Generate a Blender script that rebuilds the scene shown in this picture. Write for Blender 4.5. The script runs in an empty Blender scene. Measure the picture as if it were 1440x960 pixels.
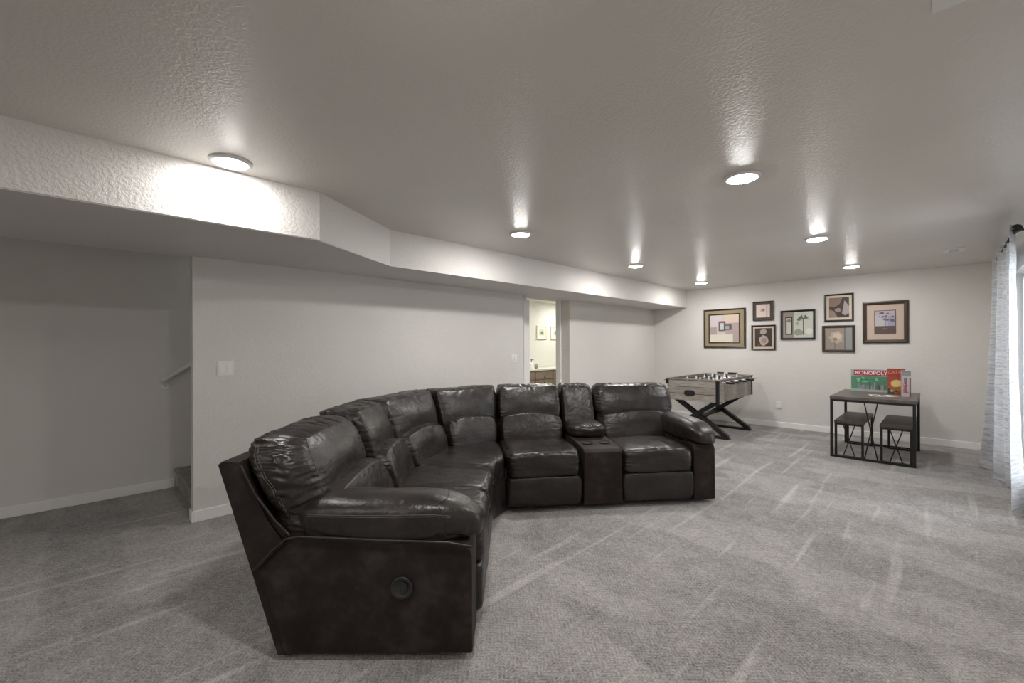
import bpy, bmesh, math, random
import numpy as np
from mathutils import Vector, Matrix, noise
random.seed(4)
PI = math.pi
S = bpy.context.scene
C = S.collection

# ------------------------------------------------------------ camera, world, exposure
YAW = 0.7858
CH = 1.39
cam_d = bpy.data.cameras.new('camera')
cam = bpy.data.objects.new('camera', cam_d)
C.objects.link(cam)
cam_d.sensor_width = 36.0
cam_d.lens = 36.0 * 607.2 / 1440.0
cam_d.shift_y = (486.0 - 480.0) / 1440.0
cam_d.clip_start = 0.05
cam.location = (0, 0, CH)
cam.rotation_euler = (Matrix.Rotation(YAW, 3, 'Z') @ Matrix.Rotation(PI / 2, 3, 'X') @ Matrix.Rotation(-0.0043, 3, 'Z')).to_euler()
S.camera = cam

world = bpy.data.worlds.new('overcast_sky')
S.world = world
world.use_nodes = True
bg = world.node_tree.nodes['Background']
bg.inputs[0].default_value = (0.86, 0.93, 1.0, 1)
bg.inputs[1].default_value = 3.2

S.view_settings.view_transform = 'Standard'
S.view_settings.look = 'None'
S.view_settings.gamma = 1.0
S.view_settings.use_curve_mapping = False
S.view_settings.exposure = 0.55
LAMP = 250.0          # emission of every recessed lamp lens
BATH = 360.0
try:
    S.cycles.max_bounces = 12
    S.cycles.diffuse_bounces = 8
    S.cycles.sample_clamp_indirect = 6.0
except Exception:
    pass

# ------------------------------------------------------------ materials
def new_mat(name):
    m = bpy.data.materials.new(name)
    m.use_nodes = True
    nt = m.node_tree
    b = nt.nodes['Principled BSDF']
    return m, nt, b

def nd(nt, typ, **kw):
    n = nt.nodes.new(typ)
    for k, v in kw.items():
        if k in n.inputs:
            n.inputs[k].default_value = v
        else:
            setattr(n, k, v)
    return n

def coords(nt, scale=(1, 1, 1), rot=(0, 0, 0), kind='Object'):
    tc = nt.nodes.new('ShaderNodeTexCoord')
    mp = nt.nodes.new('ShaderNodeMapping')
    mp.inputs['Scale'].default_value = scale
    mp.inputs['Rotation'].default_value = rot
    nt.links.new(tc.outputs[kind], mp.inputs['Vector'])
    return mp.outputs['Vector']

def ramp(nt, fac, stops):
    r = nt.nodes.new('ShaderNodeValToRGB')
    el = r.color_ramp.elements
    while len(el) < len(stops):
        el.new(0.5)
    for e, (p, c) in zip(el, stops):
        e.position = p
        e.color = (c[0], c[1], c[2], 1) if not isinstance(c, float) else (c, c, c, 1)
    nt.links.new(fac, r.inputs['Fac'])
    return r.outputs['Color']

def bump(nt, b, h, strength, dist, prev=None):
    bp = nt.nodes.new('ShaderNodeBump')
    bp.inputs['Strength'].default_value = strength
    bp.inputs['Distance'].default_value = dist
    nt.links.new(h, bp.inputs['Height'])
    if prev is not None:
        nt.links.new(prev, bp.inputs['Normal'])
    nt.links.new(bp.outputs['Normal'], b.inputs['Normal'])
    return bp.outputs['Normal']

def noise_n(nt, vec, scale, detail=3, rough=0.5):
    n = nd(nt, 'ShaderNodeTexNoise', Scale=scale, Detail=detail, Roughness=rough)
    nt.links.new(vec, n.inputs['Vector'])
    return n.outputs['Fac']

def srgb(r, g, b):
    f = lambda c: ((c / 255.0 + 0.055) / 1.055) ** 2.4 if c > 10 else c / 255.0 / 12.92
    return (f(r), f(g), f(b))

def plain(name, col, rough=0.5, metal=0.0, coat=0.0):
    m, nt, b = new_mat(name)
    b.inputs['Base Color'].default_value = (*col, 1)
    b.inputs['Roughness'].default_value = rough
    b.inputs['Metallic'].default_value = metal
    b.inputs['Coat Weight'].default_value = coat
    v = coords(nt)
    n = noise_n(nt, v, 60, 2)
    mx = nd(nt, 'ShaderNodeMapRange')
    mx.inputs['To Min'].default_value = max(0.02, rough - 0.06)
    mx.inputs['To Max'].default_value = min(1, rough + 0.06)
    nt.links.new(n, mx.inputs['Value'])
    nt.links.new(mx.outputs['Result'], b.inputs['Roughness'])
    return m

def plaster(name, col, s_bump, dist, scale, rough):
    m, nt, b = new_mat(name)
    v = coords(nt)
    n1 = noise_n(nt, v, scale, 3, 0.55)
    h = ramp(nt, n1, [(0.42, 0.0), (0.60, 1.0)])
    bump(nt, b, h, s_bump, dist)
    n2 = noise_n(nt, v, 1.3, 2)
    c = ramp(nt, n2, [(0.3, tuple(x * 0.97 for x in col)), (0.7, tuple(min(1, x * 1.03) for x in col))])
    nt.links.new(c, b.inputs['Base Color'])
    b.inputs['Roughness'].default_value = rough
    return m

M = {}
M['wall'] = plaster('wall_paint', (0.69, 0.67, 0.64), 0.35, 0.0025, 75, 0.62)
M['ceiling'] = plaster('ceiling_paint', (0.715, 0.68, 0.64), 0.38, 0.0025, 70, 0.33)
M['soffit'] = plaster('soffit_paint', (0.68, 0.66, 0.635), 0.45, 0.003, 55, 0.6)
M['bath'] = plaster('bathroom_paint', (0.66, 0.65, 0.605), 0.3, 0.002, 75, 0.6)
M['trim'] = plain('white_trim', (0.82, 0.81, 0.79), 0.4)
M['white'] = plain('white_plastic', (0.8, 0.8, 0.78), 0.35)
M['ring'] = plain('lamp_trim_white', (0.75, 0.75, 0.74), 0.4)
M['black'] = plain('black_metal', (0.006, 0.0055, 0.0055), 0.4)
M['blackp'] = plain('black_plastic', (0.015, 0.015, 0.016), 0.35)
M['bolt'] = plain('chrome', (0.6, 0.6, 0.6), 0.25, 1.0)
M['dark_gap'] = plain('slot_dark', (0.02, 0.02, 0.02), 0.8)

def emis(name, col, s):
    m, nt, b = new_mat(name)
    b.inputs['Base Color'].default_value = (0.9, 0.9, 0.9, 1)
    b.inputs['Emission Color'].default_value = (*col, 1)
    b.inputs['Emission Strength'].default_value = s
    return m
M['lens'] = emis('lamp_lens_lit', (1.0, 0.978, 0.95), LAMP)
M['lens_soft'] = emis('lamp_lens_soft', (1.0, 0.978, 0.95), LAMP * 0.7)
M['lens_dim'] = emis('lamp_lens_dimmer', (1.0, 0.978, 0.95), LAMP * 0.48)
M['lens_bath'] = emis('bath_lens_lit', (1.0, 0.98, 0.90), BATH)

def leather():
    m, nt, b = new_mat('dark_leather')
    v = coords(nt)
    n = noise_n(nt, v, 5.0, 4, 0.6)
    c = ramp(nt, n, [(0.3, (0.0065, 0.0042, 0.0036)), (0.55, (0.0135, 0.0095, 0.0083)), (0.75, (0.025, 0.0195, 0.0175))])
    nt.links.new(c, b.inputs['Base Color'])
    r = ramp(nt, noise_n(nt, v, 14, 3), [(0.3, 0.31), (0.7, 0.43)])
    nt.links.new(r, b.inputs['Roughness'])
    b.inputs['Specular IOR Level'].default_value = 0.5
    b.inputs['Coat Weight'].default_value = 0.06
    b.inputs['Coat Roughness'].default_value = 0.28
    w = noise_n(nt, v, 16, 3, 0.6)
    rg = nt.nodes.new('ShaderNodeMath'); rg.operation = 'ABSOLUTE'
    sb = nt.nodes.new('ShaderNodeMath'); sb.operation = 'SUBTRACT'; sb.inputs[1].default_value = 0.5
    nt.links.new(w, sb.inputs[0]); nt.links.new(sb.outputs[0], rg.inputs[0])
    p = bump(nt, b, w, 0.45, 0.012)
    g = nd(nt, 'ShaderNodeTexVoronoi', Scale=420.0)
    nt.links.new(v, g.inputs['Vector'])
    bump(nt, b, g.outputs['Distance'], 0.12, 0.001, p)
    return m
M['leather'] = leather()

def leather_flat():
    m, nt, b = new_mat('brown_suede_leather')
    v = coords(nt)
    n = noise_n(nt, v, 7.0, 5, 0.65)
    c = ramp(nt, n, [(0.35, (0.0095, 0.0052, 0.0045)), (0.52, (0.017, 0.0105, 0.0092)), (0.68, (0.036, 0.0275, 0.025))])
    nt.links.new(c, b.inputs['Base Color'])
    b.inputs['Roughness'].default_value = 0.6
    b.inputs['Specular IOR Level'].default_value = 0.28
    p = bump(nt, b, noise_n(nt, v, 10, 4), 0.3, 0.006)
    bump(nt, b, noise_n(nt, v, 300, 2), 0.15, 0.001, p)
    return m
M['suede'] = leather_flat()
M['stitch'] = plain('pale_thread', (0.09, 0.082, 0.075), 0.7)

def carpet():
    m, nt, b = new_mat('carpet')
    tc = nt.nodes.new('ShaderNodeTexCoord')
    sx = nt.nodes.new('ShaderNodeSeparateXYZ')
    nt.links.new(tc.outputs['Object'], sx.inputs[0])
    def math_(op, a, bb=None, c=None):
        n = nt.nodes.new('ShaderNodeMath'); n.operation = op
        for i, val in enumerate((a, bb, c)):
            if val is None: continue
            if isinstance(val, (int, float)): n.inputs[i].default_value = val
            else: nt.links.new(val, n.inputs[i])
        return n.outputs[0]
    # woven chevron ribs
    pp = math_('PINGPONG', sx.outputs['X'], 0.045)
    ph = math_('ADD', math_('MULTIPLY', pp, 1.0), sx.outputs['Y'])
    st = math_('SINE', math_('MULTIPLY', ph, 2 * PI / 0.026))
    chev = math_('MULTIPLY_ADD', st, 0.5, 0.5)
    v = coords(nt)
    fine = noise_n(nt, v, 130, 3, 0.7)
    mid = noise_n(nt, v, 34, 4, 0.7)
    # vacuum strokes: pile brushed in long bands
    v1 = coords(nt, (1.0, 0.055, 1), (0, 0, math.radians(5)))
    s1 = noise_n(nt, v1, 10.0, 2, 0.5)
    v2 = coords(nt, (0.45, 1.0, 1), (0, 0, math.radians(-50)))
    s2 = noise_n(nt, v2, 1.6, 2, 0.45)
    big = noise_n(nt, v, 0.9, 3, 0.6)
    k1 = ramp(nt, s1, [(0.60, 0.0), (0.70, 1.0)])
    k2 = ramp(nt, s2, [(0.50, 0.0), (0.53, 1.0)])
    acc = math_('MULTIPLY_ADD', k1, 0.18, 0.0)
    acc = math_('MULTIPLY_ADD', k2, 0.09, acc)
    acc = math_('MULTIPLY_ADD', big, 0.30, acc)
    acc = math_('MULTIPLY_ADD', noise_n(nt, v, 6.5, 3, 0.6), 0.30, acc)
    acc = math_('MULTIPLY_ADD', mid, 0.6, acc)
    acc = math_('MULTIPLY_ADD', fine, 1.15, acc)
    acc = math_('MULTIPLY_ADD', chev, 0.08, acc)
    c = ramp(nt, acc, [(0.45, (0.105, 0.098, 0.094)), (0.9, (0.60, 0.57, 0.553)), (1.0, (0.62, 0.59, 0.575))])
    c.node.color_ramp.interpolation = 'LINEAR'
    sc = math_('MULTIPLY', acc, 0.50)
    nt.links.new(sc, c.node.inputs['Fac'])
    c.node.color_ramp.elements[0].position = 0.50
    c.node.color_ramp.elements[1].position = 0.83
    nt.links.new(c, b.inputs['Base Color'])
    b.inputs['Roughness'].default_value = 0.95
    b.inputs['Specular IOR Level'].default_value = 0.15
    b.inputs['Sheen Weight'].default_value = 0.25
    h = math_('MULTIPLY_ADD', chev, 0.2, fine)
    p = bump(nt, b, h, 0.9, 0.008)
    bump(nt, b, mid, 0.5, 0.012, p)
    return m
M['carpet'] = carpet()

def wood(name, c0, c1, scale=(1, 1, 1), rough=0.55, sc=7.0):
    m, nt, b = new_mat(name)
    v = coords(nt, scale)
    n = noise_n(nt, v, sc, 5, 0.65)
    c = ramp(nt, n, [(0.32, c0), (0.68, c1)])
    nt.links.new(c, b.inputs['Base Color'])
    b.inputs['Roughness'].default_value = rough
    bump(nt, b, n, 0.2, 0.002)
    return m
M['oak'] = wood('weathered_oak', (0.13, 0.11, 0.095), (0.33, 0.30, 0.265), (1.2, 1.2, 14))
M['oak_light'] = wood('washed_oak', (0.2, 0.175, 0.15), (0.44, 0.40, 0.355), (1.2, 1.2, 16))
M['oak_mid'] = wood('washed_oak_darker', (0.17, 0.145, 0.122), (0.36, 0.325, 0.285), (1.2, 1.2, 16))
M['tabletop'] = wood('grey_walnut', (0.065, 0.052, 0.046), (0.15, 0.127, 0.115), (1.2, 14, 1.2), 0.4)
M['seat_wood'] = wood('dark_walnut', (0.035, 0.026, 0.022), (0.085, 0.066, 0.058), (14, 1.2, 1.2), 0.45)
M['vanity'] = wood('vanity_wood', (0.16, 0.115, 0.085), (0.32, 0.25, 0.19), (1, 1.5, 14), 0.5)
M['black_wood'] = wood('black_stained_wood', (0.006, 0.005, 0.005), (0.013, 0.011, 0.010), (3, 3, 3), 0.35)

def curtain_mat():
    m, nt, b = new_mat('pale_grey_curtain')
    v = coords(nt, (1, 1, 9))
    n = noise_n(nt, v, 7, 5, 0.7)
    c = ramp(nt, n, [(0.33, (0.33, 0.335, 0.355)), (0.6, (0.58, 0.585, 0.60))])
    nt.links.new(c, b.inputs['Base Color'])
    b.inputs['Roughness'].default_value = 0.85
    p = bump(nt, b, n, 0.6, 0.008)
    tr = nt.nodes.new('ShaderNodeBsdfTranslucent')
    nt.links.new(c, tr.inputs['Color'])
    mx = nt.nodes.new('ShaderNodeMixShader')
    mx.inputs[0].default_value = 0.15
    nt.links.new(b.outputs[0], mx.inputs[1]); nt.links.new(tr.outputs[0], mx.inputs[2])
    nt.links.new(mx.outputs[0], nt.nodes['Material Output'].inputs['Surface'])
    return m
M['curtain'] = curtain_mat()

def glass_mat():
    m, nt, b = new_mat('window_glass')
    b.inputs['Base Color'].default_value = (1, 1, 1, 1)
    b.inputs['Roughness'].default_value = 0.0
    b.inputs['Transmission Weight'].default_value = 1.0
    b.inputs['IOR'].default_value = 1.02
    return m
M['glass'] = glass_mat()

# ------------------------------------------------------------ object helpers
def link(name, me, mat=None, parent=None, smooth=False, mats=None):
    o = bpy.data.objects.new(name, me)
    C.objects.link(o)
    if mats:
        for q in mats: me.materials.append(q)
    elif mat is not None:
        me.materials.append(M[mat] if isinstance(mat, str) else mat)
    if smooth:
        me.polygons.foreach_set('use_smooth', [True] * len(me.polygons))
    if parent is not None:
        o.parent = parent
    return o

def obj(name, bm, mat=None, parent=None, smooth=False, mats=None):
    bmesh.ops.recalc_face_normals(bm, faces=bm.faces[:])
    me = bpy.data.meshes.new(name)
    bm.to_mesh(me); bm.free()
    return link(name, me, mat, parent, smooth, mats)

def box(bm, x0, x1, y0, y1, z0, z1, mi=0):
    vs = [bm.verts.new(p) for p in ((x0, y0, z0), (x1, y0, z0), (x1, y1, z0), (x0, y1, z0), (x0, y0, z1), (x1, y0, z1), (x1, y1, z1), (x0, y1, z1))]
    for f in ((3, 2, 1, 0), (4, 5, 6, 7), (0, 1, 5, 4), (1, 2, 6, 5), (2, 3, 7, 6), (3, 0, 4, 7)):
        fc = bm.faces.new([vs[i] for i in f]); fc.material_index = mi
    return vs

def boxb(name, dims, mat, parent=None, bev=0.0, seg=1, smooth=False):
    bm = bmesh.new(); box(bm, *dims)
    if bev:
        bmesh.ops.bevel(bm, geom=bm.edges[:], offset=bev, segments=seg, affect='EDGES', profile=0.5)
    return obj(name, bm, mat, parent, smooth)

def bar(bm, p0, p1, w, d=None, up=(0, 0, 1), mi=0):
    d = d or w
    p0, p1 = Vector(p0), Vector(p1)
    ax = (p1 - p0).normalized()
    u = Vector(up)
    if abs(ax.dot(u)) > 0.98: u = Vector((0, 1, 0))
    s = ax.cross(u).normalized(); t = s.cross(ax).normalized()
    v = []
    for p in (p0, p1):
        for a, b_ in ((-1, -1), (1, -1), (1, 1), (-1, 1)):
            v.append(bm.verts.new(p + s * a * w / 2 + t * b_ * d / 2))
    for f in ((3, 2, 1, 0), (4, 5, 6, 7), (0, 1, 5, 4), (1, 2, 6, 5), (2, 3, 7, 6), (3, 0, 4, 7)):
        bm.faces.new([v[i] for i in f]).material_index = mi

def barb(name, p0, p1, w, d, mat, parent=None, up=(0, 0, 1)):
    bm = bmesh.new(); bar(bm, p0, p1, w, d, up)
    return obj(name, bm, mat, parent)

def cyl(bm, p0, p1, r0, r1=None, n=16, mi=0):
    r1 = r0 if r1 is None else r1
    p0, p1 = Vector(p0), Vector(p1)
    ax = (p1 - p0).normalized()
    u = Vector((0, 0, 1)) if abs(ax.z) < 0.9 else Vector((0, 1, 0))
    s = ax.cross(u).normalized(); t = s.cross(ax)
    rings = []
    for p, r in ((p0, r0), (p1, r1)):
        rings.append([bm.verts.new(p + (s * math.cos(2 * PI * i / n) + t * math.sin(2 * PI * i / n)) * r) for i in range(n)])
    for i in range(n):
        bm.faces.new((rings[0][i], rings[0][(i + 1) % n], rings[1][(i + 1) % n], rings[1][i])).material_index = mi
    bm.faces.new(rings[0][::-1]).material_index = mi
    bm.faces.new(rings[1]).material_index = mi

def lathe(bm, prof, n=32, c=(0, 0, 0), close=False):
    rings = []
    for r, z in prof:
        if r < 1e-6:
            rings.append([bm.verts.new((c[0], c[1], c[2] + z))])
        else:
            rings.append([bm.verts.new((c[0] + r * math.cos(2 * PI * i / n), c[1] + r * math.sin(2 * PI * i / n), c[2] + z)) for i in range(n)])
    pr = list(zip(rings, rings[1:]))
    if close: pr.append((rings[-1], rings[0]))
    for a, b_ in pr:
        for i in range(n):
            j = (i + 1) % n
            if len(a) == 1 and len(b_) == 1: continue
            if len(a) == 1: bm.faces.new((a[0], b_[i], b_[j]))
            elif len(b_) == 1: bm.faces.new((a[i], a[j], b_[0]))
            else: bm.faces.new((a[i], a[j], b_[j], b_[i]))

def prism(bm, pts, axis, t0, t1, mi=0):
    """polygon pts (2D) extruded along axis 0/1/2 from t0 to t1"""
    def P(q, t):
        l = list(q); l.insert(axis, t); return l
    a = [bm.verts.new(P(q, t0)) for q in pts]; b_ = [bm.verts.new(P(q, t1)) for q in pts]
    n = len(pts)
    bm.faces.new(a).material_index = mi; bm.faces.new(b_[::-1]).material_index = mi
    for i in range(n):
        bm.faces.new((a[i], b_[i], b_[(i + 1) % n], a[(i + 1) % n])).material_index = mi

def empty(name, loc, label, cat, group=None, rotz=0.0):
    o = bpy.data.objects.new(name, None); C.objects.link(o)
    o.location = loc; o.rotation_euler = (0, 0, rotz)
    o.empty_display_size = 0.1
    tag(o, label, cat, group)
    return o

def tag(o, label, cat, group=None):
    o['label'] = label; o['category'] = cat
    if group: o['group'] = group
    return o

def struct(o):
    o['kind'] = 'structure'; return o

def copy_tree(src, parent=None):
    c = src.copy(); C.objects.link(c)
    if parent is not None: c.parent = parent
    for ch in list(src.children): copy_tree(ch, c)
    return c

def text_mesh(name, s, size, mat, parent, M4, depth=0.0008, scx=1.0):
    cu = bpy.data.curves.new('lettering', 'FONT')
    cu.body = s; cu.size = size; cu.extrude = depth; cu.offset = size * 0.02
    cu.align_x = 'CENTER'; cu.align_y = 'CENTER'; cu.resolution_u = 3
    t = bpy.data.objects.new('lettering', cu)
    me = bpy.data.meshes.new_from_object(t)
    bpy.data.objects.remove(t)
    me.transform(M4 @ Matrix.Diagonal((scx, 1, 1, 1)))
    me.name = name
    return link(name, me, mat, parent)

# ------------------------------------------------------------ room shell
H = 2.44; ZS = 2.11
XW = -4.207; XR = 0.52; YB = 8.312; XA = -5.42; YN = -4.6
def wall(name, *dims, mat='wall'):
    return struct(boxb(name, dims, mat))
struct(boxb('floor', (-9.0, 2.5, YN - 0.2, 10.0, -0.1, 0.0), 'carpet'))
bm = bmesh.new()
box(bm, XW - 0.1, XR + 0.3, YN, YB + 0.1, H, H + 0.12)
box(bm, XA - 0.1, XW - 0.1, YN, 0.9, H, H + 0.12)
struct(obj('ceiling', bm, 'ceiling'))
wall('wall_left', XW - 0.095, XW, 0.628, 4.43, 0, H)
wall('wall_left', XW - 0.095, XW, 5.60, YB, 0, H)
wall('wall_back', XW - 0.1, XR + 0.2, YB, YB + 0.1, 0, H)
wall('wall_rear', XA - 0.2, XR + 0.2, YN - 0.1, YN, 0, H)
wall('wall_alcove', XA - 0.1, XA, YN, 4.4, 0, 4.0)
# right wall with the tall window opening
WY0, WY1, WZ0, WZ1 = 4.7, 6.95, 0.25, 2.12
bm = bmesh.new()
box(bm, XR, XR + 0.16, YN, WY0, 0, H)
box(bm, XR, XR + 0.16, WY1, YB, 0, H)
box(bm, XR, XR + 0.16, WY0, WY1, 0, WZ0)
box(bm, XR, XR + 0.16, WY0, WY1, WZ1, H)
struct(obj('wall_right', bm, 'wall'))
win = struct(boxb('window_1', (XR + 0.06, XR + 0.12, WY0, WY0 + 0.05, WZ0, WZ1), 'trim'))
boxb('window_frame', (XR + 0.06, XR + 0.12, WY1 - 0.05, WY1, WZ0, WZ1), 'trim', win)
boxb('window_frame', (XR + 0.06, XR + 0.12, WY0 + 0.05, WY1 - 0.05, WZ0, WZ0 + 0.05), 'trim', win)
boxb('window_frame', (XR + 0.06, XR + 0.12, WY0 + 0.05, WY1 - 0.05, WZ1 - 0.05, WZ1), 'trim', win)
boxb('window_frame', (XR + 0.065, XR + 0.115, 5.80, 5.85, WZ0 + 0.05, WZ1 - 0.05), 'trim', win)
boxb('pane', (XR + 0.087, XR + 0.093, WY0 + 0.05, 5.80, WZ0 + 0.05, WZ1 - 0.05), 'glass', win)
boxb('pane', (XR + 0.087, XR + 0.093, 5.85, WY1 - 0.05, WZ0 + 0.05, WZ1 - 0.05), 'glass', win)
# soffit with its angled jog
bm = bmesh.new()
AN, AF = -3.005, -3.524
J0 = (AN, 1.155); J1 = (AF, 1.975)
pts = [(XW - 0.1, YN), (AN, YN), J0, J1, (AF, YB), (XW - 0.1, YB)]
prism(bm, pts, 2, ZS, H)
bmesh.ops.bevel(bm, geom=[e for e in bm.edges if e.calc_length() > 0.5 and abs(e.verts[0].co.z - ZS) < 1e-4 and abs(e.verts[1].co.z - ZS) < 1e-4 and max(v.co.x for v in e.verts) > -4.0 and min(v.co.x for v in e.verts) > -4.0], offset=0.006, segments=3, affect='EDGES')
struct(obj('trim_1', bm, 'soffit'))

def board(name, dims, bev=0.004):
    return struct(boxb(name, dims, 'trim', None, bev, 1))
BBH = 0.092
board('baseboard_left', (XW, XW + 0.014, 0.628, 4.43, 0, BBH))
board('baseboard_left', (XW, XW + 0.014, 5.50, YB - 0.014, 0, BBH))
board('baseboard_left', (XW - 0.095, XW + 0.014, 0.614, 0.628, 0, BBH))
board('baseboard_back', (XW, XR, YB - 0.014, YB, 0, BBH))
board('baseboard_right', (XR - 0.014, XR, YN, YB, 0, BBH))
board('baseboard_alcove', (XA, XA + 0.014, YN, 0.66, 0, BBH))

# doorway recess to the bathroom
XD = -4.39
wall('wall_recess', XD, XW - 0.095, 4.33, 4.43, 0, ZS)           # near cheek
wall('wall_recess', XD - 0.10, XW, 5.50, 5.60, 0, H)
wall('wall_recess', XD - 0.10, XD, 4.33, 4.69, 0, ZS)
wall('wall_recess', XD - 0.10, XW - 0.1, 4.33, 5.60, ZS, H)
d1 = struct(boxb('door_1', (XD - 0.075, XD + 0.016, 5.474, 5.50, 0, ZS), 'trim', None, 0.003))
boxb('door_casing', (XD - 0.10, XD + 0.016, 4.62, 4.745, 0, 2.075), 'trim', d1, 0.003)
boxb('strike_plate', (XD - 0.03, XD + 0.004, 4.745, 4.748, 0.92, 1.0), 'bolt', d1)
# bathroom shell
wall('wall_bathroom', -7.1, -7.0, 5.2, 10.0, 0, H, mat='bath')
wall('wall_bathroom', -7.1, XD - 0.1, 4.23, 4.33, 0, H, mat='bath')
wall('wall_bathroom', -7.1, -7.0, 4.33, 5.2, 0, H, mat='bath')
wall('wall_bathroom', -7.1, XW - 0.1, 9.6, 9.7, 0, H, mat='bath')
wall('wall_bathroom', XW - 0.2, XW - 0.1, 5.6, 9.6, 0, H, mat='bath')
struct(boxb('ceiling', (-7.1, XW - 0.1, 4.23, 9.7, H, H + 0.1), 'bath'))
# stairwell beyond the alcove
wall('wall_stair', XW - 0.195, XW - 0.10, 0.73, 4.3, 0, 4.0)
wall('wall_stair', XA, XW - 0.10, 4.15, 4.25, 0, 4.0)
struct(boxb('ceiling', (XA, XW - 0.1, 0.9, 4.3, 3.9, 4.0), 'ceiling'))

# ------------------------------------------------------------ staircase
st = empty('staircase', (-4.86, 0.66, 0), 'grey carpeted stairs starting behind the left wall end', 'stairs')
for k in range(9):
    y0 = 0.02 + k * 0.26
    bm = bmesh.new()
    prism(bm, [(y0, 0.0 if k == 0 else k * 0.19 - 0.02), (y0, (k + 1) * 0.19 - 0.035), (y0 - 0.03, (k + 1) * 0.19 - 0.03), (y0 - 0.035, (k + 1) * 0.19 - 0.008), (y0 - 0.02, (k + 1) * 0.19), (y0 + 0.26, (k + 1) * 0.19), (y0 + 0.26, 0.0 if k == 0 else k * 0.19 - 0.02)], 0, -0.545, 0.455)
    obj('step', bm, 'carpet', st)

hr = empty('handrail', (XA + 0.06, 0.56, 1.06), 'white round handrail on the dark alcove wall by the stairs', 'handrail')
bm = bmesh.new(); cyl(bm, (0, 0, 0), (0, 2.2, 1.58), 0.021, n=16)
obj('rail', bm, 'white', hr, True)
bm = bmesh.new(); cyl(bm, (0, 0.012, -0.01), (-0.052, 0.03, -0.055), 0.010, n=10); cyl(bm, (-0.056, 0.03, -0.055), (-0.048, 0.03, -0.055), 0.028, n=14)
obj('bracket', bm, 'white', hr)

# ------------------------------------------------------------ recessed lamps
def make_lamp(lens_mat='lens'):
    r = empty('recessed_light', (0, 0, H), '', 'ceiling light')
    bm = bmesh.new()
    lathe(bm, [(0.108, 0.0), (0.108, -0.006), (0.100, -0.013), (0.086, -0.016), (0.079, -0.012), (0.079, 0.0)], 40, close=True)
    obj('trim_ring', bm, 'ring', r, True)
    bm = bmesh.new()
    lathe(bm, [(0.076, -0.002), (0.074, -0.014), (0.066, -0.0195), (0.040, -0.023), (0.0, -0.024)], 32)
    obj('lens', bm, lens_mat, r, True)
    return r
lamp0 = make_lamp()
LL = [(-2.85, 0.604, 'round recessed ceiling light nearest the corner of the near soffit'),
      (-0.89, 2.93, 'large looking recessed ceiling light in the middle right of the ceiling'),
      (-2.80, 2.92, 'recessed ceiling light beside the soffit, above the middle of the sofa'),
      (-2.865, 5.17, 'recessed ceiling light beside the far soffit, left of the bathroom doorway line'),
      (-2.875, 7.37, 'recessed ceiling light in the far left corner, above the foosball table'),
      (-0.887, 5.16, 'recessed ceiling light third back in the right row'),
      (-0.88, 7.33, 'recessed ceiling light nearest the back wall in the right row, above the pictures'),
      (-0.89, 0.65, 'recessed ceiling light above the camera'),
      (-0.89, -1.6, 'recessed ceiling light behind the camera, right row'),
      (-1.87, -3.7, 'recessed ceiling light at the rear of the room')]
LL[3] = (LL[3][0], LL[3][1], 'recessed ceiling light beside the far soffit, second from the far left corner')
for i, (x, y, lab) in enumerate(LL):
    o = lamp0 if i == 0 else copy_tree(lamp0)
    o.location = (x, y, H); o['label'] = lab; o['group'] = 'recessed lights in the ceiling'
# the lamp beside the soffit and the one by the back wall burn dimmer than the rest
back_lamp = [q for q in bpy.data.objects if q.get('label', '').startswith('recessed ceiling light nearest the back wall')][0]
for ch in back_lamp.children:
    if ch.name.startswith('lens'):
        ch.data = ch.data.copy(); ch.data.materials[0] = M['lens_soft']
for ch in lamp0.children:
    if ch.name.startswith('lens'):
        ch.data = ch.data.copy(); ch.data.materials[0] = M['lens_dim']
bl = make_lamp('lens_bath'); bl.location = (-5.7, 6.6, H); bl['label'] = 'recessed light in the bathroom ceiling'
bl2 = copy_tree(bl); bl2.location = (-6.2, 8.5, H); bl2['label'] = 'recessed light over the bathroom vanity'

# ceiling vents
def vent(x0, x1, y0, y1, label):
    cx, cy = (x0 + x1) / 2, (y0 + y1) / 2
    v = empty('ceiling_vent', (cx, cy, H), label, 'air vent')
    w, d = (x1 - x0) / 2, (y1 - y0) / 2
    bm = bmesh.new(); m_ = 0.045
    box(bm, -w, w, -d, -d + m_, -0.008, 0); box(bm, -w, w, d - m_, d, -0.008, 0)
    box(bm, -w, -w + m_, -d + m_, d - m_, -0.008, 0); box(bm, w - m_, w, -d + m_, d - m_, -0.008, 0)
    obj('frame', bm, 'white', v)
    boxb('backing', (-w + m_, w - m_, -d + m_, d - m_, -0.0015, 0), 'dark_gap', v)
    n = max(3, int((2 * d - 2 * m_) / 0.03))
    for k in range(n):
        yy = -d + m_ + (k + 0.5) * (2 * d - 2 * m_) / n
        barb('slat', (-w + m_, yy, -0.005), (w - m_, yy, -0.005), 0.008, 0.0015, 'white', v, up=(0, 0.6, 1))
    return v
vent(-0.005, 0.165, 6.76, 7.06, 'small white ceiling air vent near the curtain')
vent(-0.023, 0.19, 1.55, 1.907, 'white ceiling air vent cut off by the top right edge')

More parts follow.
